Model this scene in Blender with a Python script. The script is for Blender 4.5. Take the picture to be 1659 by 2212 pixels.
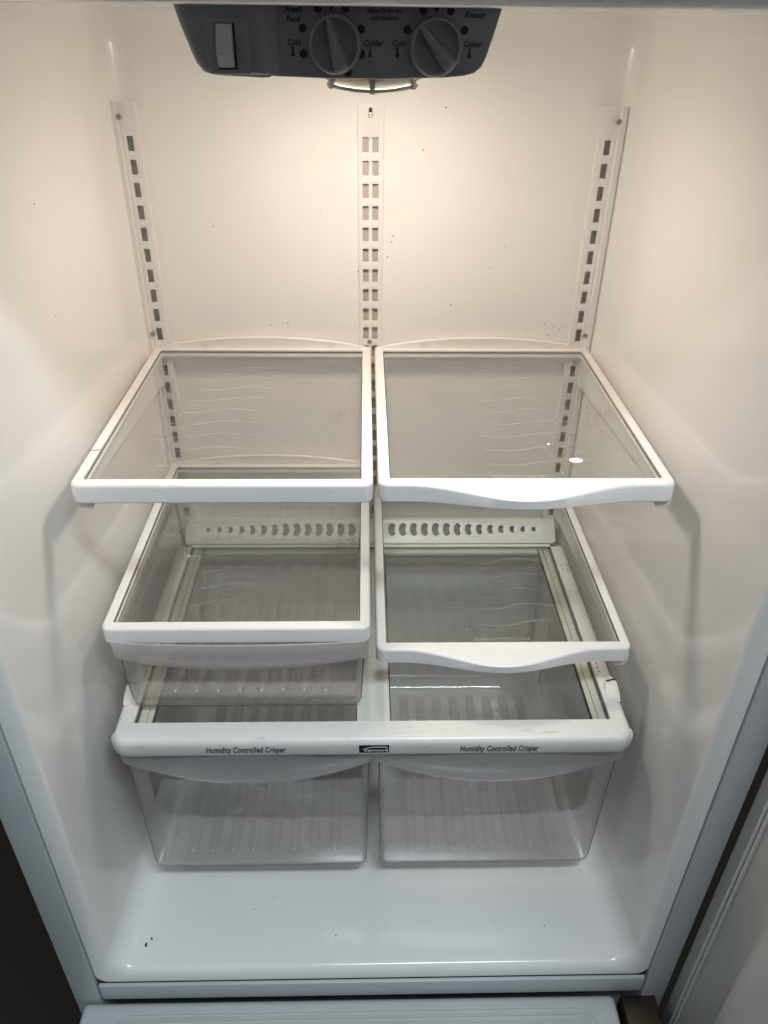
import bpy, bmesh, math, random
from mathutils import Vector, Matrix
random.seed(7)
for o in list(bpy.data.objects): bpy.data.objects.remove(o, do_unlink=True)
sc = bpy.context.scene
COL = sc.collection
ZC = 1.75            # eye height above the garage floor; every z below is measured from eye level

# ------------------------------------------------------------------ camera
yaw, pitch, roll = 0.02780561, 0.57513985, 0.01319466
Fw = Vector((math.sin(yaw)*math.cos(pitch), math.cos(yaw)*math.cos(pitch), -math.sin(pitch)))
Rt0 = Vector((math.cos(yaw), -math.sin(yaw), 0)); Up0 = Rt0.cross(Fw)
Rt = Rt0*math.cos(roll) + Up0*math.sin(roll); Up = Up0*math.cos(roll) - Rt0*math.sin(roll)
cam = bpy.data.cameras.new('camera'); camo = bpy.data.objects.new('camera', cam); COL.objects.link(camo)
camo.matrix_world = Matrix(((Rt.x, Up.x, -Fw.x, 0), (Rt.y, Up.y, -Fw.y, 0), (Rt.z, Up.z, -Fw.z, ZC), (0, 0, 0, 1)))
cam.sensor_fit = 'HORIZONTAL'; cam.sensor_width = 36; cam.lens = 36*1667.37/1659
cam.clip_start = .01; cam.clip_end = 200
sc.camera = camo

# ------------------------------------------------------------------ world, lamps, exposure
W = bpy.data.worlds.new('World'); sc.world = W; W.use_nodes = True
bg = W.node_tree.nodes['Background']
bg.inputs[0].default_value = (.80, .91, 1.0, 1); bg.inputs[1].default_value = .11
def area(name, loc, target, sx, sy, power, color):
    L = bpy.data.lights.new(name, 'AREA'); L.shape = 'RECTANGLE'; L.size = sx; L.size_y = sy
    L.energy = power; L.color = color
    o = bpy.data.objects.new(name, L); COL.objects.link(o)
    o.location = (loc[0], loc[1], loc[2]+ZC)
    o.rotation_euler = (Vector(target)-Vector(loc)).to_track_quat('-Z', 'Y').to_euler()
    return o
area('room_fill_light', (.26, -.31, 1.10), (0, .45, -.9), .72, .12, 15.0, (.83, .94, 1.0))  # unseen cool fill added overhead, its size tuned for a drawer streak
LAMP_STRENGTH = 52.0
vs = sc.view_settings
sc.display_settings.display_device = 'sRGB'
vs.view_transform = 'Standard'; vs.look = 'None'; vs.gamma = 1; vs.exposure = .68; vs.use_curve_mapping = False
cy = sc.cycles
cy.max_bounces = 16; cy.diffuse_bounces = 11; cy.glossy_bounces = 8; cy.transmission_bounces = 8
cy.transparent_max_bounces = 28; cy.use_denoising = True; cy.use_adaptive_sampling = True; cy.adaptive_threshold = .02; cy.adaptive_min_samples = 24; cy.sample_clamp_indirect = 6
cy.caustics_reflective = False; cy.caustics_refractive = False
try: cy.denoiser = 'OPENIMAGEDENOISE'
except Exception: pass

# ------------------------------------------------------------------ materials
def newmat(name):
    m = bpy.data.materials.new(name); m.use_nodes = True
    return m, m.node_tree.nodes, m.node_tree.links
def plain(name, col, rough=.4, metal=0., bump=0., bscale=400., var=0., vscale=14., dirt=0., dirtcol=(.16, .12, .08), dscale=60., spec=.5, dstretch=1.):
    m, N, L = newmat(name); b = N['Principled BSDF']
    b.inputs['Base Color'].default_value = (*col, 1); b.inputs['Roughness'].default_value = rough
    b.inputs['Metallic'].default_value = metal; b.inputs['Specular IOR Level'].default_value = spec
    tc = N.new('ShaderNodeTexCoord'); out = None
    if var > 0:
        n = N.new('ShaderNodeTexNoise'); n.inputs['Scale'].default_value = vscale; n.inputs['Detail'].default_value = 5
        L.new(tc.outputs['Object'], n.inputs['Vector'])
        mx = N.new('ShaderNodeMix'); mx.data_type = 'RGBA'; L.new(n.outputs['Fac'], mx.inputs['Factor'])
        mx.inputs['A'].default_value = (*[c*(1-var) for c in col], 1); mx.inputs['B'].default_value = (*[min(1, c*(1+var*.6)) for c in col], 1)
        out = mx.outputs['Result']
        r = N.new('ShaderNodeMapRange'); L.new(n.outputs['Fac'], r.inputs['Value'])
        r.inputs['To Min'].default_value = rough*.75; r.inputs['To Max'].default_value = rough*1.3
        L.new(r.outputs['Result'], b.inputs['Roughness'])
    if dirt > 0:
        n2 = N.new('ShaderNodeTexNoise'); n2.inputs['Scale'].default_value = dscale; n2.inputs['Detail'].default_value = 8; n2.inputs['Roughness'].default_value = .7
        mp = N.new('ShaderNodeMapping'); mp.inputs['Scale'].default_value = (dstretch, 1, 1); L.new(tc.outputs['Object'], mp.inputs['Vector']); L.new(mp.outputs[0], n2.inputs['Vector'])
        r2 = N.new('ShaderNodeMapRange'); L.new(n2.outputs['Fac'], r2.inputs['Value'])
        r2.inputs['From Min'].default_value = .60; r2.inputs['From Max'].default_value = .78
        r2.inputs['To Min'].default_value = 0; r2.inputs['To Max'].default_value = dirt
        mx2 = N.new('ShaderNodeMix'); mx2.data_type = 'RGBA'; L.new(r2.outputs['Result'], mx2.inputs['Factor'])
        if out: L.new(out, mx2.inputs['A'])
        else: mx2.inputs['A'].default_value = (*col, 1)
        mx2.inputs['B'].default_value = (*dirtcol, 1); out = mx2.outputs['Result']
    if out: L.new(out, b.inputs['Base Color'])
    if bump > 0:
        n3 = N.new('ShaderNodeTexNoise'); n3.inputs['Scale'].default_value = bscale; n3.inputs['Detail'].default_value = 3
        L.new(tc.outputs['Object'], n3.inputs['Vector'])
        bp = N.new('ShaderNodeBump'); bp.inputs['Strength'].default_value = bump; bp.inputs['Distance'].default_value = .001
        L.new(n3.outputs['Fac'], bp.inputs['Height']); L.new(bp.outputs['Normal'], b.inputs['Normal'])
    return m
def clear(name, tint, haze, hazecol, rough=.03, bump=0., bscale=60., f0=.04, smear=.0, sscale=25., gain=1., beer=0., refr=0., grime=0.):
    """clear sheet: tinted see-through, Schlick reflection, a thin milky film"""
    m, N, L = newmat(name)
    for n in list(N): N.remove(n)
    out = N.new('ShaderNodeOutputMaterial')
    tr = N.new('ShaderNodeBsdfTransparent'); tr.inputs['Color'].default_value = (*tint, 1)
    df = N.new('ShaderNodeBsdfDiffuse'); df.inputs['Color'].default_value = (*hazecol, 1)
    tl = N.new('ShaderNodeBsdfTranslucent'); tl.inputs['Color'].default_value = (*hazecol, 1)
    hz = N.new('ShaderNodeMixShader'); hz.inputs['Fac'].default_value = .5; L.new(df.outputs[0], hz.inputs[1]); L.new(tl.outputs[0], hz.inputs[2])
    see = tr.outputs[0]
    if refr > 0:
        rf = N.new('ShaderNodeBsdfGlass'); rf.inputs['IOR'].default_value = 1.49; rf.inputs['Roughness'].default_value = 0
        rm = N.new('ShaderNodeMixShader'); rm.inputs['Fac'].default_value = refr; L.new(tr.outputs[0], rm.inputs[1]); L.new(rf.outputs[0], rm.inputs[2]); see = rm.outputs[0]
    m1 = N.new('ShaderNodeMixShader'); m1.inputs['Fac'].default_value = haze
    L.new(see, m1.inputs[1]); L.new(hz.outputs[0], m1.inputs[2])
    tc = N.new('ShaderNodeTexCoord')
    if smear > 0:
        n = N.new('ShaderNodeTexNoise'); n.inputs['Scale'].default_value = sscale; n.inputs['Detail'].default_value = 7; n.inputs['Roughness'].default_value = .65
        L.new(tc.outputs['Object'], n.inputs['Vector'])
        r = N.new('ShaderNodeMapRange'); L.new(n.outputs['Fac'], r.inputs['Value'])
        r.inputs['From Min'].default_value = .42; r.inputs['From Max'].default_value = .8
        r.inputs['To Min'].default_value = haze; r.inputs['To Max'].default_value = haze+smear
        L.new(r.outputs['Result'], m1.inputs['Fac'])
    film = m1.outputs[0]
    if grime > 0:
        gn = N.new('ShaderNodeTexNoise'); gn.inputs['Scale'].default_value = 420; gn.inputs['Detail'].default_value = 4; L.new(tc.outputs['Object'], gn.inputs['Vector'])
        gm = N.new('ShaderNodeTexNoise'); gm.inputs['Scale'].default_value = 13; gm.inputs['Detail'].default_value = 3; L.new(tc.outputs['Object'], gm.inputs['Vector'])
        gs = N.new('ShaderNodeMath'); gs.operation = 'MULTIPLY'; L.new(gn.outputs['Fac'], gs.inputs[0]); L.new(gm.outputs['Fac'], gs.inputs[1])
        gr = N.new('ShaderNodeMapRange'); L.new(gs.outputs[0], gr.inputs['Value']); gr.inputs['From Min'].default_value = .375; gr.inputs['From Max'].default_value = .45
        gr.inputs['To Min'].default_value = 0; gr.inputs['To Max'].default_value = grime
        gd = N.new('ShaderNodeBsdfDiffuse'); gd.inputs['Color'].default_value = (.16, .13, .09, 1)
        gx = N.new('ShaderNodeMixShader'); L.new(gr.outputs['Result'], gx.inputs['Fac']); L.new(film, gx.inputs[1]); L.new(gd.outputs[0], gx.inputs[2]); film = gx.outputs[0]
    gl = N.new('ShaderNodeBsdfGlossy'); gl.inputs['Roughness'].default_value = rough; gl.inputs['Color'].default_value = (1, 1, 1, 1)
    ge = N.new('ShaderNodeNewGeometry')
    dt = N.new('ShaderNodeVectorMath'); dt.operation = 'DOT_PRODUCT'; L.new(ge.outputs['Incoming'], dt.inputs[0])
    L.new(ge.outputs['Normal'], dt.inputs[1])
    ab = N.new('ShaderNodeMath'); ab.operation = 'ABSOLUTE'; L.new(dt.outputs['Value'], ab.inputs[0])
    s1 = N.new('ShaderNodeMath'); s1.operation = 'SUBTRACT'; s1.inputs[0].default_value = 1; L.new(ab.outputs[0], s1.inputs[1]); s1.use_clamp = True
    pw = N.new('ShaderNodeMath'); pw.operation = 'POWER'; L.new(s1.outputs[0], pw.inputs[0]); pw.inputs[1].default_value = 5
    ma = N.new('ShaderNodeMath'); ma.operation = 'MULTIPLY_ADD'; L.new(pw.outputs[0], ma.inputs[0]); ma.inputs[1].default_value = (1-f0)*gain; ma.inputs[2].default_value = f0
    m2 = N.new('ShaderNodeMixShader'); L.new(ma.outputs[0], m2.inputs['Fac']); L.new(film, m2.inputs[1]); L.new(gl.outputs[0], m2.inputs[2])
    if beer > 0:      # longer path through the wall at a slant absorbs more
        mxn = N.new('ShaderNodeMath'); mxn.operation = 'MAXIMUM'; L.new(ab.outputs[0], mxn.inputs[0]); mxn.inputs[1].default_value = .06
        iv0 = N.new('ShaderNodeMath'); iv0.operation = 'DIVIDE'; iv0.inputs[0].default_value = beer; L.new(mxn.outputs[0], iv0.inputs[1])
        inv = N.new('ShaderNodeMath'); inv.operation = 'SUBTRACT'; L.new(iv0.outputs[0], inv.inputs[0]); inv.inputs[1].default_value = beer*.85
        comb = N.new('ShaderNodeCombineColor')
        for q in range(3):
            pq = N.new('ShaderNodeMath'); pq.operation = 'POWER'; pq.inputs[0].default_value = tint[q]; L.new(inv.outputs[0], pq.inputs[1])
            L.new(pq.outputs[0], comb.inputs[q])
        L.new(comb.outputs[0], tr.inputs['Color'])
    if bump > 0:
        nb = N.new('ShaderNodeTexNoise'); nb.inputs['Scale'].default_value = bscale; nb.inputs['Detail'].default_value = 2
        L.new(tc.outputs['Object'], nb.inputs['Vector'])
        bp = N.new('ShaderNodeBump'); bp.inputs['Strength'].default_value = bump; bp.inputs['Distance'].default_value = .002
        L.new(nb.outputs['Fac'], bp.inputs['Height']); L.new(bp.outputs['Normal'], gl.inputs['Normal'])
    L.new(m2.outputs[0], out.inputs['Surface'])
    return m
def emit(name, col, s):
    m, N, L = newmat(name)
    for n in list(N): N.remove(n)
    out = N.new('ShaderNodeOutputMaterial'); e = N.new('ShaderNodeEmission')
    e.inputs[0].default_value = (*col, 1); e.inputs[1].default_value = s; L.new(e.outputs[0], out.inputs[0])
    return m
M = dict(
    liner=plain('liner_plastic', (.875, .865, .84), .16, bump=.05, bscale=220, var=.03, vscale=6),
    track=plain('track_enamel', (.80, .79, .77), .32, bump=.03, var=.03),
    channel=plain('bare_channel', (.50, .475, .44), .5, var=.06, vscale=30),
    white=plain('shelf_plastic', (.82, .80, .78), .33, bump=.06, bscale=500, var=.04, vscale=20, dirt=.55, dscale=70, dirtcol=(.40, .33, .25), dstretch=.5),
    cover=plain('cover_plastic', (.80, .79, .75), .30, bump=.05, bscale=500, var=.05, vscale=18, dirt=.75, dscale=55, dirtcol=(.36, .30, .22), dstretch=.35),
    flange=plain('flange_plastic', (.68, .66, .56), .4, var=.08, vscale=30, dirt=.5, dscale=50),
    grime_shade=plain('grime', (.035, .03, .022), .8, var=.4, vscale=200),  # grime and dark joints, also the shade painted beside the cover ledges
    panel=plain('panel_plastic', (.185, .20, .222), .38, bump=.15, bscale=900, var=.06, vscale=40),
    knob=plain('knob_plastic', (.19, .205, .226), .40, bump=.12, bscale=900, var=.08, vscale=60),
    rocker=plain('rocker_plastic', (.42, .43, .43), .40, bump=.08, bscale=900),
    ink=plain('black_ink', (.008, .009, .012), .5),
    badge=plain('badge_black', (.012, .014, .022), .25),
    silver=plain('badge_silver', (.75, .76, .78), .3),
    steel=plain('screw_steel', (.42, .38, .31), .35, metal=1., dirt=.6, dscale=300),
    guard=plain('guard_plastic', (.66, .63, .57), .4),
    cabinet=plain('cabinet_enamel', (.52, .54, .55), .38, bump=.25, bscale=700, var=.05, vscale=8, dirt=.12, dscale=25),
    door=plain('door_plastic', (.60, .60, .585), .35, bump=.1, bscale=500, var=.06, vscale=10, dirt=.2, dscale=30),
    gasket=plain('gasket_vinyl', (.84, .83, .79), .4, dirt=.4, dscale=60),
    hinge=plain('hinge_steel', (.07, .05, .032), .45, metal=.6, var=.3, vscale=40),
    floor=plain('garage_concrete', (.030, .022, .015), .75, bump=.6, bscale=60, var=.45, vscale=9),
    crumb=plain('crumb', (.035, .025, .015), .8, var=.4, vscale=300),
    mould=plain('mould_line', (.33, .32, .32), .4),
    spot=plain('white_spot', (.93, .93, .93), .25),  # pane spots, and the glints painted at the rib ends
    glass=clear('shelf_glass', (.990, .996, .992), .006, (.84, .83, .79), .012, smear=.03, sscale=22, grime=.30),
    glass2=clear('cover_glass', (.988, .997, .992), .006, (.82, .84, .80), .012, smear=.02, sscale=18, grime=.2),
    plastic=clear('clear_plastic', (.965, .962, .965), .026, (.93, .92, .92), .02, bump=.04, bscale=30, f0=.065, smear=.02, sscale=30, beer=1.0, refr=.14),
    rib=clear('clear_rib', (.96, .955, .96), .050, (.92, .90, .90), .02, f0=.08, beer=.6, refr=.16),
    edge=clear('edge_shade_tint', (.62, .61, .63), .06, (.6, .58, .6), .03, f0=.06, refr=.3),  # dark tint standing in for refraction at the drawer corners
    frost=clear('frosted_plastic', (.95, .94, .945), .50, (.80, .78, .78), .20, bump=.05, bscale=40, f0=.06, smear=.05),
    etch=clear('etched_glass', (1, 1, 1), .22, (.92, .92, .90), .3, f0=.0, gain=.2),
    lens=emit('lamp_glow', (1.0, .85, .71), LAMP_STRENGTH),
)

# ------------------------------------------------------------------ object helpers
def tag(o, label=None, cat=None, group=None, kind=None):
    if label: o['label'] = label
    if cat: o['category'] = cat
    if group: o['group'] = group
    if kind: o['kind'] = kind
    return o
def wpos(p):   # world position of the object's origin, eye-level coordinates
    v = Vector((0, 0, 0))
    while p is not None: v += Vector(p.location); p = p.parent
    return v - Vector((0, 0, ZC))
def thing(name, base, label, cat, group=None):
    e = bpy.data.objects.new(name, None); e.empty_display_size = .03; COL.objects.link(e)
    e.location = (base[0], base[1], base[2]+ZC); return tag(e, label, cat, group)
def finish(me, ang=40):
    for p in me.polygons: p.use_smooth = True
    me.set_sharp_from_angle(angle=math.radians(ang))
def obj(name, bm, mat, parent=None, org=None, ang=40, flip=False):
    """bm in eye-level coordinates -> one mesh object with its origin at org"""
    bmesh.ops.recalc_face_normals(bm, faces=bm.faces)
    if flip: bmesh.ops.reverse_faces(bm, faces=bm.faces)
    if org is None:
        cs = [v.co for v in bm.verts]
        org = Vector([sum((min(c[i] for c in cs), max(c[i] for c in cs)))/2 for i in range(3)])
        org.z = min(c.z for c in cs)
    org = Vector(org)
    bmesh.ops.translate(bm, verts=bm.verts, vec=-org)
    me = bpy.data.meshes.new(name); bm.to_mesh(me); bm.free(); finish(me, ang)
    me.materials.append(M[mat]); return place(name, me, parent, org)
def place(name, me, parent, org):
    o = bpy.data.objects.new(name, me); COL.objects.link(o)
    if parent is not None:
        o.parent = parent; o.location = Vector(org) - wpos(parent)
    else: o.location = Vector(org) + Vector((0, 0, ZC))
    return o
def box(bm, x0, x1, y0, y1, z0, z1, bev=0., seg=2):
    r = bmesh.ops.create_cube(bm, size=1)
    vs_ = r['verts']
    for v in vs_:
        v.co = Vector(((x0+x1)/2+v.co.x*(x1-x0), (y0+y1)/2+v.co.y*(y1-y0), (z0+z1)/2+v.co.z*(z1-z0)))
    if bev > 0:
        es = set(e for v in vs_ for e in v.link_edges)
        bmesh.ops.bevel(bm, geom=list(es), offset=bev, segments=seg, profile=.5, affect='EDGES')
def newbox(*a, **k):
    bm = bmesh.new(); box(bm, *a, **k); return bm
def loft(bm, loops, close_ends=True, closed=True):
    """loops: lists of points, all the same length"""
    vl = [[bm.verts.new(p) for p in lp] for lp in loops]
    n = len(vl[0])
    for a, b in zip(vl, vl[1:]):
        for i in range(n if closed else n-1):
            j = (i+1) % n
            bm.faces.new((a[i], a[j], b[j], b[i]))
    if close_ends:
        bm.faces.new(vl[0]); bm.faces.new(vl[-1][::-1])
    return vl
def rrect(x0, x1, y0, y1, r, n=6):
    """points of a rounded rectangle; r one radius or four (x0y0, x1y0, x1y1, x0y1)"""
    rs = r if isinstance(r, (tuple, list)) else (r,)*4
    pts = []
    for (cx, cy_, a0, rr) in ((x0+rs[0], y0+rs[0], 180, rs[0]), (x1-rs[1], y0+rs[1], 270, rs[1]), (x1-rs[2], y1-rs[2], 0, rs[2]), (x0+rs[3], y1-rs[3], 90, rs[3])):
        for k in range(n+1):
            a = math.radians(a0+90*k/n); pts.append((cx+rr*math.cos(a), cy_+rr*math.sin(a)))
    return pts
def poly_plate(name, outer, holes, thick, bev=0.):
    """flat plate in the local XY plane with real holes; front at z = +thick/2"""
    cu = bpy.data.curves.new(name, 'CURVE'); cu.dimensions = '2D'; cu.fill_mode = 'BOTH'
    cu.extrude = max(thick/2-bev, 1e-5); cu.bevel_depth = bev; cu.bevel_resolution = 1; cu.offset = -bev
    for pts in [outer]+list(holes):
        s = cu.splines.new('POLY'); s.points.add(len(pts)-1); s.use_cyclic_u = True
        for q, p in zip(s.points, pts): q.co = (p[0], p[1], 0, 1)
    o = bpy.data.objects.new(name, cu); COL.objects.link(o)
    dg = bpy.context.evaluated_depsgraph_get(); dg.update()
    me = bpy.data.meshes.new_from_object(o.evaluated_get(dg))
    bpy.data.objects.remove(o, do_unlink=True); bpy.data.curves.remove(cu)
    bm = bmesh.new(); bm.from_mesh(me); bpy.data.meshes.remove(me)
    bmesh.ops.remove_doubles(bm, verts=bm.verts, dist=1e-6)
    return bm
def text_bm(s, height, width=None, shear=0., bold=0., thick=.0002, space=1.):
    """lettering in local XY, centred; height = cap height"""
    cu = bpy.data.curves.new('lettering', 'FONT'); cu.body = s; cu.size = 1; cu.shear = shear; cu.offset = bold
    cu.space_character = space; cu.align_x = 'CENTER'; cu.extrude = .001; cu.resolution_u = 3; cu.space_line = .8
    o = bpy.data.objects.new('lettering', cu); COL.objects.link(o)
    dg = bpy.context.evaluated_depsgraph_get(); dg.update()
    me = bpy.data.meshes.new_from_object(o.evaluated_get(dg))
    bpy.data.objects.remove(o, do_unlink=True); bpy.data.curves.remove(cu)
    bm = bmesh.new(); bm.from_mesh(me); bpy.data.meshes.remove(me)
    xs = [v.co.x for v in bm.verts]; ys = [v.co.y for v in bm.verts]
    w = max(xs)-min(xs); k = height/.70
    kx = (width/w) if width else k
    x0 = (max(xs)+min(xs))/2
    for v in bm.verts: v.co = Vector(((v.co.x-x0)*kx, (v.co.y-.35)*k, v.co.z/.002*thick))
    return bm
def stand(bm, x, y, z, tilt=0.):
    """turn local XY art to face the viewer on a wall facing -y, centred at x,y,z; tilt leans the top back"""
    Mx = Matrix.Translation((x, y, z)) @ Matrix.Rotation(math.pi/2-tilt, 4, 'X')
    bmesh.ops.transform(bm, matrix=Mx, verts=bm.verts); return bm
def join(bms):
    out = bmesh.new()
    for b in bms:
        me = bpy.data.meshes.new('t'); b.to_mesh(me); b.free(); out.from_mesh(me); bpy.data.meshes.remove(me)
    return out
def lathe(bm, prof, c, axis='Y', n=40):
    """prof: (radius, along) pairs; axis -Y or Z"""
    loops = []
    for r, h in prof:
        r = max(r, 1e-5)
        lp = []
        for k in range(n):
            a = 2*math.pi*k/n
            if axis == 'Y': lp.append((c[0]+r*math.cos(a), c[1]-h, c[2]+r*math.sin(a)))
            else: lp.append((c[0]+r*math.cos(a), c[1]+r*math.sin(a), c[2]+h))
        loops.append(lp)
    loft(bm, loops)

# ------------------------------------------------------------------ the setting
C = .009                         # x of the refrigerator's middle
GZ = -ZC
bm = bmesh.new(); n = 24
for i in range(n+1):
    for j in range(n+1): bm.verts.new((-9+18*i/n, -7+16*j/n, GZ))
bm.verts.ensure_lookup_table()
for i in range(n):
    for j in range(n):
        a = i*(n+1)+j; bm.faces.new([bm.verts[q] for q in (a, a+n+1, a+n+2, a+1)])
tag(obj('floor', bm, 'floor', None, (0, 0, GZ)), 'dark stained concrete garage floor under the refrigerator', 'floor', kind='structure')

# ------------------------------------------------------------------ refrigerator
YF, YB = .492, 1.000             # front plane and back wall
ZT, ZB = .0027, -.994             # ceiling and floor of the liner
WF, WBK = .3245, .3010           # half widths front and back
fridge = thing('refrigerator', (C, .75, GZ), 'white refrigerator standing open with its empty shelves and drawers lit by the inside bulb', 'refrigerator')

def halfw(y): return WF+(WBK-WF)*(y-.50)/(.50)
def liner_loop(y, ins, r):
    w = halfw(y)-ins
    pts = rrect(C-w, C+w, ZB+ins, ZT-ins, max(r-ins*.6, .004), 10)
    # more points along the straights
    out = []
    for i, p in enumerate(pts):
        q = pts[(i+1) % len(pts)]
        out.append((p[0], y, p[1]))
        if (i+1) % 11 == 0:
            for k in range(1, 12): out.append((p[0]+(q[0]-p[0])*k/12, y, p[1]+(q[1]-p[1])*k/12))
    return out
loops = []
for k in range(9):               # flared front lip
    a = math.radians(90*k/8); loops.append(liner_loop(YF+.012*(1-math.cos(a)), -.0175*(1-math.sin(a)), .006+.024*math.sin(a)))
for y in (.55, .62, .70, .78, .86, .93): loops.append(liner_loop(y, 0, .030))
RB = .030
for k in range(1, 11):
    a = math.radians(90*k/10); loops.append(liner_loop(YB-RB+RB*math.sin(a), RB*(1-math.cos(a)), .030))
bm = bmesh.new(); vl = loft(bm, loops, close_ends=False)
bm.faces.new(vl[-1])
liner = obj('liner', bm, 'liner', fridge, ang=60, flip=True)

# cabinet shell: side panels, top, back, and the freezer body under the liner
bm = bmesh.new()
xl0, xl1, xr0, xr1 = -.3680, -.3348, .3528, .3840
box(bm, xl0, xl1, .489, 1.05, GZ+.03, .075, .003)
box(bm, xr0, xr1, .489, 1.05, GZ+.03, .075, .003)
box(bm, xl1+.0004, xr0-.0004, .490, 1.05, .0235, .074, .002)
box(bm, xl1+.0004, xr0-.0004, 1.004, 1.049, GZ+.04, .023)
box(bm, xl1+.0004, xr0-.0004, .53, 1.0035, GZ+.05, -1.04)
obj('cabinet', bm, 'cabinet', fridge)
# trim under the liner floor
obj('lower_trim', newbox(-.3325, .3505, .4875, .52, -1.0475, -1.0145, .003), 'cabinet', fridge)
# dark joints between liner lip, side panels and trim
for nm, a in (('joint', (-.3347, -.3336, .4948, .4960, -1.04, .02)), ('joint', (.3516, .3527, .4948, .4960, -1.04, .02)), ('joint', (-.3325, .3505, .4920, .4990, -1.0146, -1.0112))):
    obj(nm, newbox(*a), 'grime_shade', fridge)
# freezer drawer below
fd = obj('freezer_drawer', newbox(-.3560, .3160, .395, .4868, -1.62, -1.0490, .008, 4), 'cabinet', fridge)
bm = bmesh.new(); loft(bm, [[(x, y, z) for x, y in rrect(-.315+i, .285-i, .3955+i, .4700-i, .022-i*.5, 8)] for i, z in ((0, -1.052), (0, -1.0482), (.0012, -1.0470))])
obj('raised_panel', bm, 'cabinet', fd)
bm = bmesh.new(); loft(bm, [[(x, y, z) for x, y in rrect(-.302+i, .272-i, .3960+i, .4610-i, .020-i*.5, 8)] for i, z in ((0, -1.050), (0, -1.0456), (.0012, -1.0444))])
obj('raised_panel', bm, 'cabinet', fd)
# toe plate and feet so that the cabinet stands on the floor
for x in (-.32, .335):
    for y in (.56, 1.0): obj('levelling_foot', newbox(x-.02, x+.02, y-.02, y+.02, GZ, GZ+.05, .004), 'hinge', fridge)
# hinge bracket
bm = bmesh.new(); box(bm, .326, .372, .452, .490, -1.100, -1.060, .004, 3)
obj('hinge', bm, 'hinge', fridge)
# open door, standing square to the cabinet on the right
dr = obj('door', newbox(.3880, .4480, -.25, .4860, -1.20, .07, .004), 'door', fridge)
bm = bmesh.new()
for y in (.4555, .4625): box(bm, .3842, .3884, y-.0012, y+.0012, -1.19, .06, .0010)
obj('gasket', bm, 'gasket', dr)
bm = bmesh.new(); loft(bm, [[(x, y, z) for x, y in [(.3885, .3930), (.383, .3925), (.372, .3885), (.364, .380), (.360, .366), (.359, .345), (.359, .20), (.3885, .19)]] for z in (-1.17, .05)])
obj('door_liner', bm, 'door', dr)

# ------------------------------------------------------------------ shelf tracks with punched slots
PITCH, Z1 = .0254, -.1232
def rect(x0, x1, y0, y1, r=.0008): return rrect(x0, x1, y0, y1, r, 2)
NS = 22
ZTT, ZTB = -.0880, -.672
def screw(x, y, z, parent):
    bm = bmesh.new(); lathe(bm, [(.0030, 0), (.0030, .0010), (.0025, .0016), (.0016, .0017), (.0014, .0010), (.0004, .0008)], (x, y, z), 'Y', 14)
    o = obj('screw', bm, 'steel', parent); return o
def track_plate(x0, x1, cols, y):
    holes = [rect(a, b, Z1-.0162-i*PITCH, Z1-i*PITCH) for i in range(NS) for a, b in cols if Z1-.0162-i*PITCH > ZTB+.004]
    bm = poly_plate('plate', rrect(x0, x1, ZTB, ZTT, .0012, 3), holes, .0014, .0002)
    bmesh.ops.transform(bm, matrix=Matrix.Translation((0, y+.0007, 0)) @ Matrix.Rotation(math.pi/2, 4, 'X'), verts=bm.verts)
    return bm
# centre track
bm = track_plate(-.0085, .0215, ((-.0034, .0040), (.0084, .0158)), .9932)
b2 = bmesh.new()
for x in (-.0083, .0203): box(b2, x, x+.0010, .9946, .9996, ZTB, ZTT)
t = obj('shelf_track', join([bm, b2]), 'track', fridge, ang=30)
obj('channel_back', newbox(-.0072, .0202, .9982, .9990, ZTB+.001, ZTT-.012), 'channel', t)
screw(.0062, .9930, -.1000, t); screw(.0052, .9930, -.3715, t)
# keyhole above the screw
obj('keyhole', stand(poly_plate('k', rrect(-.0020, .0020, -.004, .0055, .0019, 4), [], .0003), .0062, .9930, -.0975), 'ink', t)
# corner tracks
for s in (-1, 1):
    xo = -.2890 if s < 0 else .3012; d = -s        # outer edge, direction towards the middle
    X = lambda a: xo+d*a
    lo, hi = sorted((X(.0092), X(.0285)))
    sl = sorted((X(.0140), X(.0212)))
    bm = track_plate(lo, hi, (sl,), .9868)
    b2 = bmesh.new()
    # outer wing bent back into the corner, inner return to the wall
    loft(b2, [[(X(.0094), .9868, z), (X(.0080), .9872, z), (X(.0062), .9850, z), (X(0), .9862, z), (X(0), .9876, z), (X(.0062), .9866, z), (X(.0080), .9886, z), (X(.0094), .9882, z)] for z in (ZTB, ZTT)])
    a, b = sorted((X(.0285), X(.0275))); box(b2, a, b, .9883, .9998, ZTB, ZTT)
    a, b = sorted((X(.0004), X(.0012))); box(b2, a, b, .9877, .9925, ZTB, ZTT)
    t = obj('shelf_track', join([bm, b2]), 'track', fridge, ang=30)
    screw(X(.0090), .9850, -.1035, t); screw(X(.0090), .9850, -.3590, t)

# ------------------------------------------------------------------ control panel
YP = .660
outer = [(-.1365, .0035), (-.1345, -.004), (-.1285, -.021), (-.1245, -.0315), (-.1215, -.0365), (-.1165, -.0398), (-.108, -.0412), (-.076, -.0424), (-.0715, -.0422), (-.0690, -.0410),
         (-.066, -.0414), (-.03, -.0424), (.02, -.0424), (.060, -.0410), (.074, -.0398), (.0815, -.0378), (.0865, -.0340), (.0895, -.028), (.0945, -.012), (.0990, .0035)]
bm = poly_plate('p', outer[::-1], [], .050, .0016)
bmesh.ops.transform(bm, matrix=Matrix.Translation((0, YP+.025, 0)) @ Matrix.Rotation(math.pi/2, 4, 'X'), verts=bm.verts)
panel = obj('control_panel', bm, 'panel', fridge, ang=35)
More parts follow.
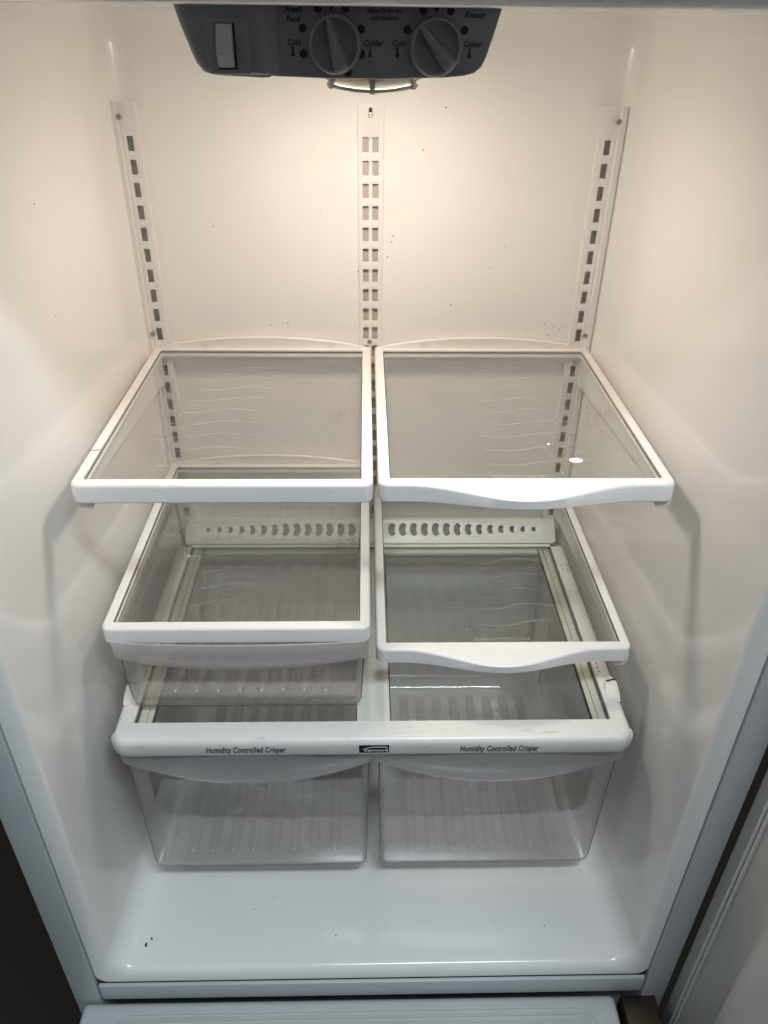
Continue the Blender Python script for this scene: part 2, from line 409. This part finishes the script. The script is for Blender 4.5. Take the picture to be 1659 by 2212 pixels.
# switch housing, swelling forward out of the panel with a soft inner flank
bm = bmesh.new(); lp = []
for k, z in enumerate((.0034, -.010, -.024, -.033, -.0385, -.0405)):
    xl = (-.1362, -.1322, -.1272, -.1236, -.1190, -.1120)[k]; f = (1, 1, 1, .97, .85, .4)[k]*.0085
    lp.append([(xl, YP+.002, z), (xl+.0004, YP-f*.55, z), (xl+.003, YP-f*.95, z), (xl+.008, YP-f, z), (-.0790, YP-f, z), (-.0745, YP-f*.92, z), (-.0705, YP-f*.60, z), (-.0675, YP-f*.25, z), (-.0640, YP-f*.04, z), (-.0605, YP+.002, z)])
loft(bm, lp); obj('switch_housing', bm, 'panel', panel, ang=50)
YS = YP-.0085
bm = poly_plate('b', rrect(-.1136, -.0838, -.0395, -.0052, .001, 3), [rrect(-.1066, -.0930, -.0368, -.0080, .0005, 2)], .0016, .0004)
obj('switch_bezel', stand(bm, 0, YS-.0006, 0), 'panel', panel, ang=30)
obj('switch_well', newbox(-.1066, -.0930, YS-.0004, YS+.0004, -.0368, -.0080), 'ink', panel)
bm = bmesh.new()
loft(bm, [[(x, YS-.0003, -.0084), (x, YS-.0016, -.0086), (x, YS-.0092, -.0262), (x, YS-.0090, -.0275), (x, YS-.0036, -.0352), (x, YS-.0003, -.0356)] for x in (-.1061, -.1056, -.0952, -.0947)])
obj('light_switch', bm, 'rocker', panel, ang=25)
def knob(x, z, ang):
    k = bmesh.new()
    lathe(k, [(.0195, 0), (.0195, .0025), (.0189, .0075), (.0180, .0092), (.0168, .0096), (.0158, .0088), (.0140, .0062), (.010, .0044), (.004, .0040), (.0002, .0040)], (0, 0, 0), 'Y', 56)
    r = bmesh.new(); st = []
    for zz, w, h in ((.0178, .0012, .0094), (.0150, .0017, .0118), (.008, .0025, .0135), (.000, .0032, .0140), (-.008, .0041, .0140), (-.0140, .0050, .0132), (-.0170, .0050, .0112), (-.0183, .0044, .0090)):
        st.append([(-w*2.1, -.002, zz), (-w*1.35, -.006, zz), (-w*.8, -h*.96, zz), (-w*.35, -h, zz), (w*.35, -h, zz), (w*.8, -h*.96, zz), (w*1.35, -.006, zz), (w*2.1, -.002, zz)])
    loft(r, st)
    b = join([k, r])
    bmesh.ops.transform(b, matrix=Matrix.Translation((x, YP, z)) @ Matrix.Rotation(ang, 4, 'Y'), verts=b.verts)
    return obj('knob', b, 'knob', panel, (x, YP, z), ang=38)
knob(-.0220, -.0203, math.radians(-17)); knob(.0517, -.0213, math.radians(-42))
YI = YP-.0001
def disc(x, z, r):
    return stand(poly_plate('d', [(r*math.cos(2*math.pi*k/20), r*math.sin(2*math.pi*k/20)) for k in range(20)], [], .0003), x, YI, z)
for x, z in ((-.0340, .0015), (-.0140, .0017), (-.0452, -.0106), (-.0030, -.0108), (-.0453, -.0265), (-.0026, -.0266), (-.0127, -.0383), (.0418, .0010), (.0617, .0009), (.0306, -.0108), (.0723, -.0108)):
    obj('setting_mark', disc(x, z, .0028), 'ink', panel)
for x, z in ((-.0240, .0024), (.0516, .0018)):
    obj('arrow_mark', stand(poly_plate('a', [(0, -.0026), (.0018, .0005), (.0009, .0022), (-.0009, .0022), (-.0018, .0005)], [], .0003), x, YI, z), 'ink', panel)
def label_on_panel(s, x, z, h, w, shear=.18, bold=.024):
    obj('lettering', stand(text_bm(s, h, w, shear, bold), x, YI, z), 'ink', panel)
label_on_panel('Fresh', -.0512, .0008, .0036, .0120); label_on_panel('Food', -.0514, -.0050, .0036, .0104)
label_on_panel('Cold', -.0518, -.0193, .0038, .0094, .05); label_on_panel('Colder', .0062, -.0193, .0038, .0138, .05)
label_on_panel('Cold', .0249, -.0192, .0038, .0094, .05); label_on_panel('Colder', .0790, -.0192, .0038, .0132, .05)
label_on_panel('Freezer', .0797, -.0013, .0038, .0150)
label_on_panel('Allow 24 hrs for', .0140, .0006, .0029, .0258, .25, .018); label_on_panel('adjustments', .0142, -.0036, .0029, .0200, .25, .018)
for x, full in ((-.0530, 0), (.0036, 1), (.0237, 0), (.0769, 1)):
    z = -.0250
    parts = [stand(poly_plate('t', [(.0014*math.cos(a), .0014*math.sin(a)) for a in [2*math.pi*k/14 for k in range(14)]], [], .0003), x, YI, z-.0022)]
    stem = rrect(-.0007, .0007, -.0015, .0032, .0006, 3)
    parts.append(stand(poly_plate('s', stem, [rrect(-.0003, .0003, .0004, .0026, .00028, 2)] if full else [], .00028), x, YI, z))
    obj('thermometer_mark', join(parts), 'ink', panel)

# ------------------------------------------------------------------ lamp behind the panel
LX, LY = .006, .766
bm = bmesh.new(); lathe(bm, [(.0400, -.0300), (.0400, -.0440), (.0380, -.0480), (.033, -.0502), (.020, -.0520), (.0002, -.0526)], (LX, LY, 0), 'Z', 40)
obj('lamp_lens', bm, 'lens', fridge)
bm = bmesh.new(); lathe(bm, [(.043, -.0005), (.043, -.0298), (.0002, -.0299)], (LX, LY, 0), 'Z', 40)
obj('lamp_socket', bm, 'guard', fridge)
bm = bmesh.new(); lp = []      # visor round the lens, depth shaped to steer its light, deepest towards the viewer
for k in range(64):
    a = 2*math.pi*k/64; zb_ = -.0405-.0112*max(0, -math.sin(a))**.6-.0050*max(0, math.sin(a))**4
    lp.append([(LX+r*math.cos(a), LY+r*math.sin(a), z) for r, z in ((.0440, ZT), (.0455, ZT), (.0455, zb_), (.0440, zb_))])
lp.append(lp[0]); loft(bm, lp, close_ends=False); bmesh.ops.remove_doubles(bm, verts=bm.verts, dist=1e-6)
obj('lamp_visor', bm, 'guard', fridge)
bm = bmesh.new(); R1 = .0480
bmm = []
loops = []
for k in range(33):
    a = math.radians(-90-50+100*k/32); ca, sa = math.cos(a), math.sin(a)
    loops.append([(LX+(R1+rr)*ca, LY+(R1+rr)*sa, -.0548+.0060*ca*ca+zz) for rr, zz in ((.0017, 0), (.0012, .0014), (-.0012, .0014), (-.0017, 0), (-.0012, -.0014), (.0012, -.0014))])
loft(bm, loops)
guard = obj('lamp_guard', bm, 'guard', fridge)
for k in range(3):
    a = math.radians(-90-44+44*k)
    b = newbox(-.0023, .0023, -.0026, .0020, -.0572+.0060*math.cos(a)**2, -.0470, .0006)
    bmesh.ops.transform(b, matrix=Matrix.Translation((LX+R1*math.cos(a), LY+R1*math.sin(a), 0)) @ Matrix.Rotation(a+math.pi/2, 4, 'Z'), verts=b.verts)
    obj('guard_clip', b, 'guard', guard)

# ------------------------------------------------------------------ shelves
def inset_rect(o, d):
    x0, x1, y0, y1, r = o
    return rrect(x0+d, x1-d, y0+d, y1-d, tuple(max(q-d, .0012) for q in r), 6)
def ring_frame(o, inn, zt, h, bev, ledge=.005):
    """closed frame: rounded outer rect o, opening inn, height h"""
    i = rrect(*inn, .0015, 6)
    i2 = rrect(inn[0]+ledge, inn[1]-ledge, inn[2]+ledge, inn[3]-ledge, .0015, 6)
    seq = [(inset_rect(o, .0012), -h), (inset_rect(o, 0), -h+.0015)]
    for k in range(5):
        a = math.radians(90*k/4); seq.append((inset_rect(o, bev*(1-math.cos(a))), -bev+bev*math.sin(a)))
    seq += [(i, 0.), (i, -.0025), (i, -.0068), (i2, -.0068), (i2, -.0095), (i, -.0098), (inset_rect(o, .0040), -h+.004), (inset_rect(o, .0035), -h)]
    bm = bmesh.new()
    loft(bm, [[(x, y, zt+z) for x, y in pts] for pts, z in seq]+[[(x, y, zt-h) for x, y in inset_rect(o, .0012)]], close_ends=False)
    bmesh.ops.remove_doubles(bm, verts=bm.verts, dist=1e-6)
    return bm
def glass_shelf(x0, x1, y0, y1, zt, label, bulge, cracked=None, wave_seed=1, text=False):
    t = thing('glass_shelf', ((x0+x1)/2, (y0+y1)/2, zt-.021), label, 'shelf', 'cantilever glass shelves')
    fw = .0112
    o = (x0, x1, y0, y1, (.010, .010, .004, .004))
    inn = (x0+fw, x1-fw, y0+fw+.0005, y1-fw)
    bm = ring_frame(o, inn, zt, .0205, .0035, .0012)
    cx = (x0+x1)/2
    if bulge:
        # subdivide the long front so that the pull can swell forward
        es = [e for e in bm.edges if abs(e.verts[0].co.x-e.verts[1].co.x) > .2 and max(e.verts[0].co.y, e.verts[1].co.y) < y0+.02]
        bmesh.ops.subdivide_edges(bm, edges=es, cuts=30, use_grid_fill=True)
        for v in bm.verts:
            if v.co.y < y0+.0185:
                u = (v.co.x-(cx-.002))/.115
                if abs(u) < 1:
                    b = .5+.5*math.cos(math.pi*u)
                    wgt = 1-max(0, min(1, (v.co.y-y0)/(fw-.0005)))
                    dz = (v.co.z-zt)
                    v.co.y -= .0235*b*wgt
                    v.co.z = zt + dz*(1-.45*b) - .0030*b*wgt
    obj('frame', bm, 'white', t, ang=35)
    g = obj('glass_pane', newbox(inn[0]+.0003, inn[1]-.0003, inn[2]+.0003, inn[3]-.0003, zt-.0066, zt-.0026), 'glass', t)
    # dark grime line round the pane
    bm = poly_plate('g', rrect(inn[0]+.0002, inn[1]-.0002, inn[2]+.0002, inn[3]-.0002, .001, 3), [rrect(inn[0]+.0010, inn[1]-.0010, inn[2]+.0007, inn[3]-.0012, .001, 3)], .0003)
    bmesh.ops.translate(bm, verts=bm.verts, vec=(0, 0, zt-.0023)); obj('pane_seal', bm, 'grime_shade', t)
    # arched lip along the back
    n = 24; lp = []
    for k in range(n+1):
        u = k/n; x = x0+.001+(x1-x0-.002)*u; h = .0005+.0150*(1-(2*u-1)**2)**.9
        lp.append([(x, y1-.0050, zt-.004), (x, y1-.0046, zt+h-.0010), (x, y1-.0036, zt+h), (x, y1-.0020, zt+h), (x, y1-.0008, zt+h-.0012), (x, y1-.0004, zt-.004)])
    bm = bmesh.new(); loft(bm, lp); obj('back_lip', bm, 'white', t, ang=35)
    # steel arms with hooks into the tracks, rounded end tabs at the front
    for s in (0, 1):
        xa = x0+.0075 if s == 0 else x1-.0095
        b = bmesh.new()
        pr = [(y0+.016, zt-.0100), (y0+.016, zt-.0220), (y0+.10, zt-.0260), (y1-.03, zt-.046), (y1-.002, zt-.052), (y1+.0040, zt-.050), (y1+.0040, zt-.044), (y1-.001, zt-.043), (y1-.001, zt-.0100)]
        loft(b, [[(x, y, z) for y, z in pr] for x in (xa, xa+.0020)])
        obj('bracket', b, 'track', t, ang=30)
        outer_side = (s == 0) == (x0 < -.1)
        if outer_side:
            xc = x0+.0115 if s == 0 else x1-.0085
            b = poly_plate('tab', [(-.0085, .004), (.0085, .004)]+[(.0085*math.cos(a), -.0010+.0115*math.sin(a)) for a in [-math.pi*k/14 for k in range(15)]], [], .004, .0008)
            obj('end_tab', stand(b, xc, y0+.008, zt-.0195), 'white', t, ang=35)
    # etched wavy lines on the pane
    rnd = random.Random(wave_seed)
    for i in range(9):
        yy = y0+.047+.0305*i; ln = .115*(1-.035*i)+rnd.uniform(-.01, .01); xs = x0+.052+.0045*i+rnd.uniform(-.004, .004)
        if bulge: xs += .062-.004*i
        pts = []
        nn = 36
        for k in range(nn+1):
            u = k/nn; x = xs+ln*u
            y = yy+.0042*math.sin((u*1.25-.55)*2*math.pi)*(.6+.4*math.sin(math.pi*u))+.006*(u-.5)
            w = .00042*math.sin(math.pi*u)**.6+.00003
            pts.append((x, y, w))
        b = bmesh.new(); loft(b, [[(x, y-w, zt-.0025), (x, y+w, zt-.0025), (x, y+w, zt-.0023), (x, y-w, zt-.0023)] for x, y, w in pts])
        obj('etched_wave', b, 'etch', t)
    if text:
        b = text_bm('Spillproof Slide-Out', .0050, .0640, .12, .002, .0002)
        bmesh.ops.translate(b, verts=b.verts, vec=(.1555, y0+.0200, zt-.0023)); obj('lettering', b, 'etch', t)
    if cracked is not None:
        yc = cracked; b = bmesh.new(); pts = [(x0+.0004+fw*u, yc+.0022*u+.0006*math.sin(7*u), .00028) for u in [k/10 for k in range(11)]]
        loft(b, [[(x, y-w, zt+.00005), (x, y+w, zt+.00005), (x, y+w, zt+.0003), (x, y-w, zt+.0003)] for x, y, w in pts]); obj('crack', b, 'grime_shade', t)
    return t
glass_shelf(-.2825, .0070, .6315, .9915, -.3790, 'straight-fronted glass shelf with a cracked white frame, empty and with nothing hung under it', False, .7000, 3)
s2 = glass_shelf(.0118, .3010, .6325, .9915, -.3790, 'glass shelf with curved front pull and white spots on its pane, higher of two such', True, None, 4, True)
for x, y, rx, ry in ((.2140, .6845, .0070, .0050), (.1930, .7195, .0017, .0016), (.1950, .6585, .0009, .0009)):  # flattened white spots lying on the pane
    b = bmesh.new(); bmesh.ops.create_uvsphere(b, u_segments=20, v_segments=8, radius=1)
    for v in b.verts: v.co = Vector((x+v.co.x*rx, y+v.co.y*ry, -.3815+max(v.co.z, -.3)*.0006))
    obj('white_spot', b, 'spot', s2)
glass_shelf(-.2845, .0045, .6280, .9900, -.5560, 'straight-fronted glass shelf in white frame with a clear drawer slung under it', False, None, 5)
glass_shelf(.0112, .3000, .6390, .9915, -.5980, 'glass shelf with curved front pull, lower of two such, just above the crisper cover', True, None, 6, True)

# ------------------------------------------------------------------ crisper cover
ZK = -.6780
cov = thing('crisper_cover', (C, .78, ZK-.03), 'wide white-framed glass crisper cover spanning the refrigerator above both lower drawers', 'shelf')
o = (-.2840, .3010, .5800, .9570, (.018, .018, .004, .004)); inn = (-.2630, .2800, .6080, .9550)
bm = ring_frame(o, inn, ZK, .0240, .0085, .001)
obj('frame', bm, 'cover', cov, ang=40)
obj('glass_pane', newbox(inn[0]+.0028, inn[1]-.0028, inn[2]+.0004, inn[3]-.0006, ZK-.0062, ZK-.0022), 'glass2', cov)
# grooves beside the pane
for a, b in ((inn[0]+.0003, inn[0]+.0026), (inn[1]-.0026, inn[1]-.0003)):
    obj('groove', newbox(a, b, inn[2]+.001, inn[3]-.001, ZK-.0066, ZK-.0050), 'grime_shade', cov)
# ledges that carry the pane, seen through it
for a, b, n_ in ((inn[0]+.0012, inn[0]+.0105, 0), (inn[0]+.0107, inn[0]+.0175, 1), (inn[1]-.0105, inn[1]-.0012, 0), (inn[1]-.0175, inn[1]-.0107, 1)):
    obj('ledge', newbox(a, b, .6085, .9540, ZK-.0120, ZK-(.0070 if n_ == 0 else .0090), .0006), 'flange', cov)
for a, b in ((inn[0]+.0176, inn[0]+.0190), (inn[1]-.0190, inn[1]-.0176), (-.0124, -.0110), (.0275, .0289)):
    obj('ledge_shadow', newbox(a, b, .6085, .9540, ZK-.0115, ZK-.0075), 'grime_shade', cov)  # dark strips painting the shade along the ledges' inner edges
obj('centre_rail', newbox(-.0108, .0273, .6085, .9540, ZK-.0125, ZK-.0070, .001), 'cover', cov)
obj('centre_rib', newbox(.0025, .0140, .6090, .9535, ZK-.0400, ZK-.0128, .001), 'cover', cov)
obj('back_ledge', newbox(inn[0]+.0195, inn[1]-.0195, .9430, .9545, ZK-.0125, ZK-.0072, .0006), 'flange', cov)
obj('front_ledge', newbox(inn[0]+.0195, inn[1]-.0195, .6085, .6120, ZK-.0125, ZK-.0072, .0006), 'flange', cov)
# small end pins tight against the frame, reaching for the wall
for s_ in (-1, 1):
    x = C+s_*.2965; b = bmesh.new(); bmesh.ops.create_uvsphere(b, u_segments=20, v_segments=12, radius=1)
    for v in b.verts: v.co = Vector((x+v.co.x*.0060, .6100+v.co.y*.0070, ZK-.0290+v.co.z*(.0100 if v.co.z > 0 else .0240)))
    obj('end_pin', b, 'cover', cov)
# slanted back strip with crescent vents
L0 = Vector((0, .9575, ZK-.0005)); L1 = Vector((0, .9850, ZK+.0255)); SL = (L1-L0).length; tl = math.atan2(L1.y-L0.y, L1.z-L0.z)
holes = []
def crescent(cx_, w, h, mir):
    pts = []
    for k in range(9):
        a = math.radians(-90+180*k/8); pts.append((w*.5*math.cos(a)-.0+w*.0, h/2*math.sin(a)))
    for k in range(1, 6):
        u = k/6; pts.append((-w*.5+w*.32*math.sin(math.pi*u), h/2*(1-2*u)))
    return [(cx_+(-p[0] if mir else p[0]), SL*.58+p[1]) for p in pts]
for i in range(14):
    h = .0205*(min(1, .36+.085*i)); w = .0138*(min(1, .60+.05*i))
    holes.append(crescent(-.2400+i*.0167, w, h, False)); holes.append(crescent(.2575-i*.0167, w, h, True)[::-1])
bm = poly_plate('s', rrect(-.2730, .2890, 0, SL, .006, 4), holes, .0020, .0003)
bmesh.ops.transform(bm, matrix=Matrix.Translation(L0) @ Matrix.Rotation(math.pi/2-tl, 4, 'X'), verts=bm.verts)
obj('vent_strip', bm, 'cover', cov, ang=30)
obj('vent_back', newbox(-.2720, .2880, .9862, .9985, ZK-.02, ZK+.022), 'flange', cov)
# humidity sliders, scale marks
for s in (-1, 1):
    x = -.2745 if s < 0 else .2915; b = bmesh.new(); st = []
    for k in range(13):
        u = k/12; w = .0118*math.sin(math.pi*min(1, .08+u*.92))**.75; y = .6330+.045*u; h = .0022+.0040*math.exp(-((u-.62)/.16)**2)
        xo = x+s*.0045
        st.append([(xo-s*w, y, ZK), (xo-s*w*.85, y, ZK+h*.7), (xo, y, ZK+h), (xo+s*w*.40, y, ZK+h*.9), (xo+s*w*.50, y, ZK)])
    loft(b, st); sl = obj('humidity_slider', b, 'cover', cov, ang=50)
    b = newbox(-.0068, .0055, -.0008, .0008, .0, .0012, .0003)
    bmesh.ops.transform(b, matrix=Matrix.Translation((x+s*.0035, .6640, ZK+.0056)) @ Matrix.Rotation(.25*s, 4, 'Z'), verts=b.verts); obj('slot', b, 'grime_shade', sl)
    for k in range(5):
        b = bmesh.new(); lathe(b, [(.0011, 0), (.0011, .0002)], (x-s*.0055, .6840+.0075*k, ZK+.0001), 'Z', 12); obj('scale_dot', b, 'ink', cov)
    b = text_bm('LO', .0045, .0080, 0, .01); bmesh.ops.translate(b, verts=b.verts, vec=(x-s*.0048, .7275, ZK+.0002)); obj('lettering', b, 'ink', cov)
# front lettering and badge
YL = .5799
for s, x, z in (('Humidity Controlled Crisper', -.1340, -.6915), ('Humidity Controlled Crisper', .1495, -.6925)):
    obj('lettering', stand(text_bm(s, .0088, .0885, .18, .022, space=1.06), x, YL, z), 'ink', cov)
bd = obj('badge', stand(poly_plate('b', rrect(-.0168, .0168, -.0058, .0058, .0006, 2), [], .0010, .0002), .0086, YL, -.6915), 'badge', cov)
obj('lettering', stand(text_bm('Kenmore', .0042, .0270, .1, .012), .0108, YL-.0007, -.6930), 'silver', bd)
swoosh = [(-.0135, -.0002), (-.006, .0022), (.002, .0031), (.0120, .0030), (.0152, .0008), (.0145, .0030), (.0125, .0040), (.002, .0040), (-.006, .0030)]
obj('swoosh', stand(poly_plate('w', swoosh, [], .0003), .0086, YL-.0007, -.6915), 'silver', bd)

# ------------------------------------------------------------------ clear drawers
def drawer(x0, x1, y0, y1, zt, zb, arc_top, arc_dip, label, nrib, mid=False, taper=.006, htop=None, hdep=.0125):
    t = thing('clear_drawer', ((x0+x1)/2, (y0+y1)/2, zb), label, 'drawer', 'clear plastic drawers')
    T = .0026
    def sec(z, ins, r): return [(x, y, z) for x, y in rrect(x0+ins, x1-ins, y0+ins*.6, y1-ins, max(r-ins*.3, .003), 6)]
    H = zt-zb; seq = []
    rb = .012
    for k in range(5): seq.append((zt-(H-rb)*k/4, taper*k/4))
    for k in range(1, 5):
        a = math.radians(90*k/4); seq.append((zb+rb-rb*math.sin(a), taper+rb*(1-math.cos(a))))
    outer_ = [sec(z, i, .008) for z, i in seq]
    inner_ = [sec(max(z, zb+T), i+T, .008) for z, i in seq][::-1]
    bm = bmesh.new(); vl_ = loft(bm, [sec(zt, T, .008)]+outer_, close_ends=False)
    bm.faces.new(vl_[-1])
    bmi = bmesh.new(); vi = loft(bmi, inner_, close_ends=False); bmi.faces.new(vi[0][::-1])
    body = join([bm, bmi]); bmesh.ops.remove_doubles(body, verts=body.verts, dist=1e-5)
    obj('body', body, 'plastic', t, ang=50)
    # tinted beads added along the corners, drawing in the dark refracted edge lines
    def bead(pts, r=.0011):
        b = bmesh.new(); lp = []
        for i, p in enumerate(pts):
            d = (Vector(pts[min(i+1, len(pts)-1)])-Vector(pts[max(i-1, 0)])).normalized()
            u = d.cross(Vector((.3, .5, .81))).normalized(); w = d.cross(u)
            lp.append([Vector(p)+r*(math.cos(q)*u+math.sin(q)*w) for q in [2*math.pi*k/8 for k in range(8)]])
        loft(b, lp); obj('edge_shade_line', b, 'edge', t, ang=60)
    fy = y0+taper*.6; q = .006
    bead([(x0+.0015, y0+.0040, zt-.010), (x0+taper*.9+.0015, fy+.0030, zb+.016), (x0+taper+.0035, fy+.0030, zb+.007), (x0+taper+.010, fy+.0040, zb+.0012)])
    bead([(x1-.0015, y0+.0040, zt-.010), (x1-taper*.9-.0015, fy+.0030, zb+.016), (x1-taper-.0035, fy+.0030, zb+.007), (x1-taper-.010, fy+.0040, zb+.0012)])
    bead([(x0+taper+.010, fy+.0040, zb+.0012), ((x0+x1)/2, fy+.0038, zb+.0010), (x1-taper-.010, fy+.0040, zb+.0012)])
    bead([(x0+.004, y1-.004, zt-.006), (x0+taper+.006, y1-taper-.006, zb+.010)], .0009)
    bead([(x1-.004, y1-.004, zt-.006), (x1-taper-.006, y1-taper-.006, zb+.010)], .0009)
    # rounded ribs along the bottom
    zi = zb+T+.0003
    sp = (x1-x0-2*taper-.06)/nrib
    for k in range(nrib):
        xc = x0+taper+.03+sp*(k+.5); b = bmesh.new(); lp = []
        w = sp*.27
        yA, yB = y0+.026, y1-.030
        for q in range(15):
            u = q/14
            if q <= 5: e = math.sin(math.radians(90*q/5)); y = yA+w*(1-math.cos(math.radians(90*q/5)))
            elif q >= 9: e = math.sin(math.radians(90*(14-q)/5)); y = yB-w*(1-math.cos(math.radians(90*(14-q)/5)))
            else: e = 1; y = yA+w+(yB-yA-2*w)*(q-5)/4
            e = max(e, .03)
            lp.append([(xc+w*e*math.cos(a), y, zi+.0042*e*math.sin(a)) for a in [math.pi*j/10 for j in range(11)]])
        loft(b, lp); rb_ = obj('rib', b, 'rib', t, ang=50)
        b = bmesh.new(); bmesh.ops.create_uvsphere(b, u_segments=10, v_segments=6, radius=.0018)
        bmesh.ops.translate(b, verts=b.verts, vec=(xc, yA-.0005, zi+.0022)); obj('rib_glint', b, 'spot', rb_)  # white bead painted in place of the rib end's specular glint
    # frosted crescent handle swelling out of the front
    nx, nw = 40, 14; b = bmesh.new(); g = []
    ztop = zt-.0005 if htop is None else htop
    for i in range(nx+1):
        u = i/nx; x = x0-.0005+(x1-x0+.001)*u; c = 1-(2*u-1)**2
        zbot = arc_top-arc_dip*c; row = []
        for j in range(nw+1):
            w = j/nw; z = ztop+(zbot-ztop)*w
            dep = (.0035+hdep*c**.7)*math.cos(math.pi/2*w)**.75 if w < 1 else 0
            row.append(b.verts.new((x, y0-.0008-dep, z)))
        g.append(row)
    fs = []
    for i in range(nx):
        for j in range(nw): fs.append(b.faces.new((g[i][j], g[i+1][j], g[i+1][j+1], g[i][j+1])))
    bmesh.ops.recalc_face_normals(b, faces=b.faces)
    bmesh.ops.solidify(b, geom=fs, thickness=.0020)
    obj('handle', b, 'frost', t, ang=60)
    # rim that slides in the cover's rails
    b = bmesh.new(); o_ = (x0-.004, x1+.004, y0+.004, y1+.002, (.008,)*4)
    loft(b, [[(x, y, z) for x, y in rrect(x0-e, x1+e, y0+.002-e*.2, y1+e, .014, 6)] for e, z in ((.0002, zt-.004), (.004, zt-.003), (.004, zt), (-.003, zt), (-.003, zt-.004), (.0002, zt-.004))], close_ends=False)
    bmesh.ops.remove_doubles(b, verts=b.verts, dist=1e-6)
    obj('rim', b, 'plastic', t, ang=40)
    if mid:
        xm = (x0+x1)/2+.012*(1 if mid > 0 else -1)
        zz = arc_top-arc_dip-.010
        ring = [(.0052*math.cos(2*math.pi*k/24), .0052*math.sin(2*math.pi*k/24)) for k in range(24)]
        ring2 = [(p[0]*.8, p[1]*.8) for p in ring]
        obj('mould_mark', stand(poly_plate('m', ring, [ring2], .0012, .0003), xm, y0-.0006, zz-.006), 'mould', t)
    return t
drawer(-.2700, -.0010, .6225, .9250, -.5780, -.6740, -.5900, .0190, 'shallow clear drawer slung under a glass shelf, with a rounded frosted pull', 8, taper=.004, htop=-.5635, hdep=.0070)
drawer(-.2800, .0045, .6000, .9300, -.7035, -.9500, -.7330, .0385, 'deep clear crisper drawer under the cover, below the shallow clear drawer', 8, mid=1, taper=.004)
drawer(.0130, .2975, .6000, .9300, -.7035, -.9490, -.7330, .0385, 'deep clear crisper drawer under the cover, next to the open door', 8, mid=-1, taper=.004)

# ------------------------------------------------------------------ crumbs and specks
def blob(bm, c, s, rnd, flat=None):
    r = bmesh.ops.create_icosphere(bm, subdivisions=1, radius=1)
    R = Matrix.Rotation(rnd.uniform(0, 6.3), 3, 'X') @ Matrix.Rotation(rnd.uniform(0, 6.3), 3, 'Y')
    el = rnd.uniform(.4, 1.0)
    for v in r['verts']:
        p = R @ Vector((v.co.x*s*rnd.uniform(.7, 1.2), v.co.y*s*el*rnd.uniform(.7, 1.2), v.co.z*s*.5))
        if flat is not None: p[flat] *= .3
        v.co = Vector(c)+p
rnd = random.Random(11); bm = bmesh.new()
for k in range(30):
    blob(bm, (C+rnd.uniform(-.24, .25), YB-.0006, -.10-.27*rnd.random()**.7), .0004+.0010*rnd.random()**3, rnd, 1)
for k in range(26):
    s = rnd.choice((-1, 1)); y = rnd.uniform(.56, .93); blob(bm, (C+s*(halfw(y)-.0003), y, rnd.uniform(-.80, -.10)), .0004+.0010*rnd.random()**3, rnd, 0)
for k in range(30):
    blob(bm, (C+rnd.uniform(-.28, .28), rnd.uniform(.515, .66), ZB+.0002), .0004+.0009*rnd.random()**3, rnd, 2)
for x, z in ((.0330, -.243), (.0345, -.236), (.0280, -.262), (.2520, -.352), (.2600, -.356), (.2400, -.349), (.0930, -.092), (.2455, -.364)): blob(bm, (x, YB-.0006, z), .0013, rnd, 1)
tag(obj('crumbs', bm, 'crumb', None), 'tiny dark crumbs and specks stuck to the white liner walls and floor', 'crumbs', kind='stuff')
rnd = random.Random(5)
for x, y, s, lab in ((-.2790, .5270, .0032, 'larger brown crumb lying on the liner floor by its front edge'), (-.2735, .5345, .0023, 'small brown flake beside the larger crumb on the liner floor')):
    bm = bmesh.new(); blob(bm, (x, y, ZB+.0012), s, rnd)
    tag(obj('food_crumb', bm, 'crumb', None), lab, 'crumb')
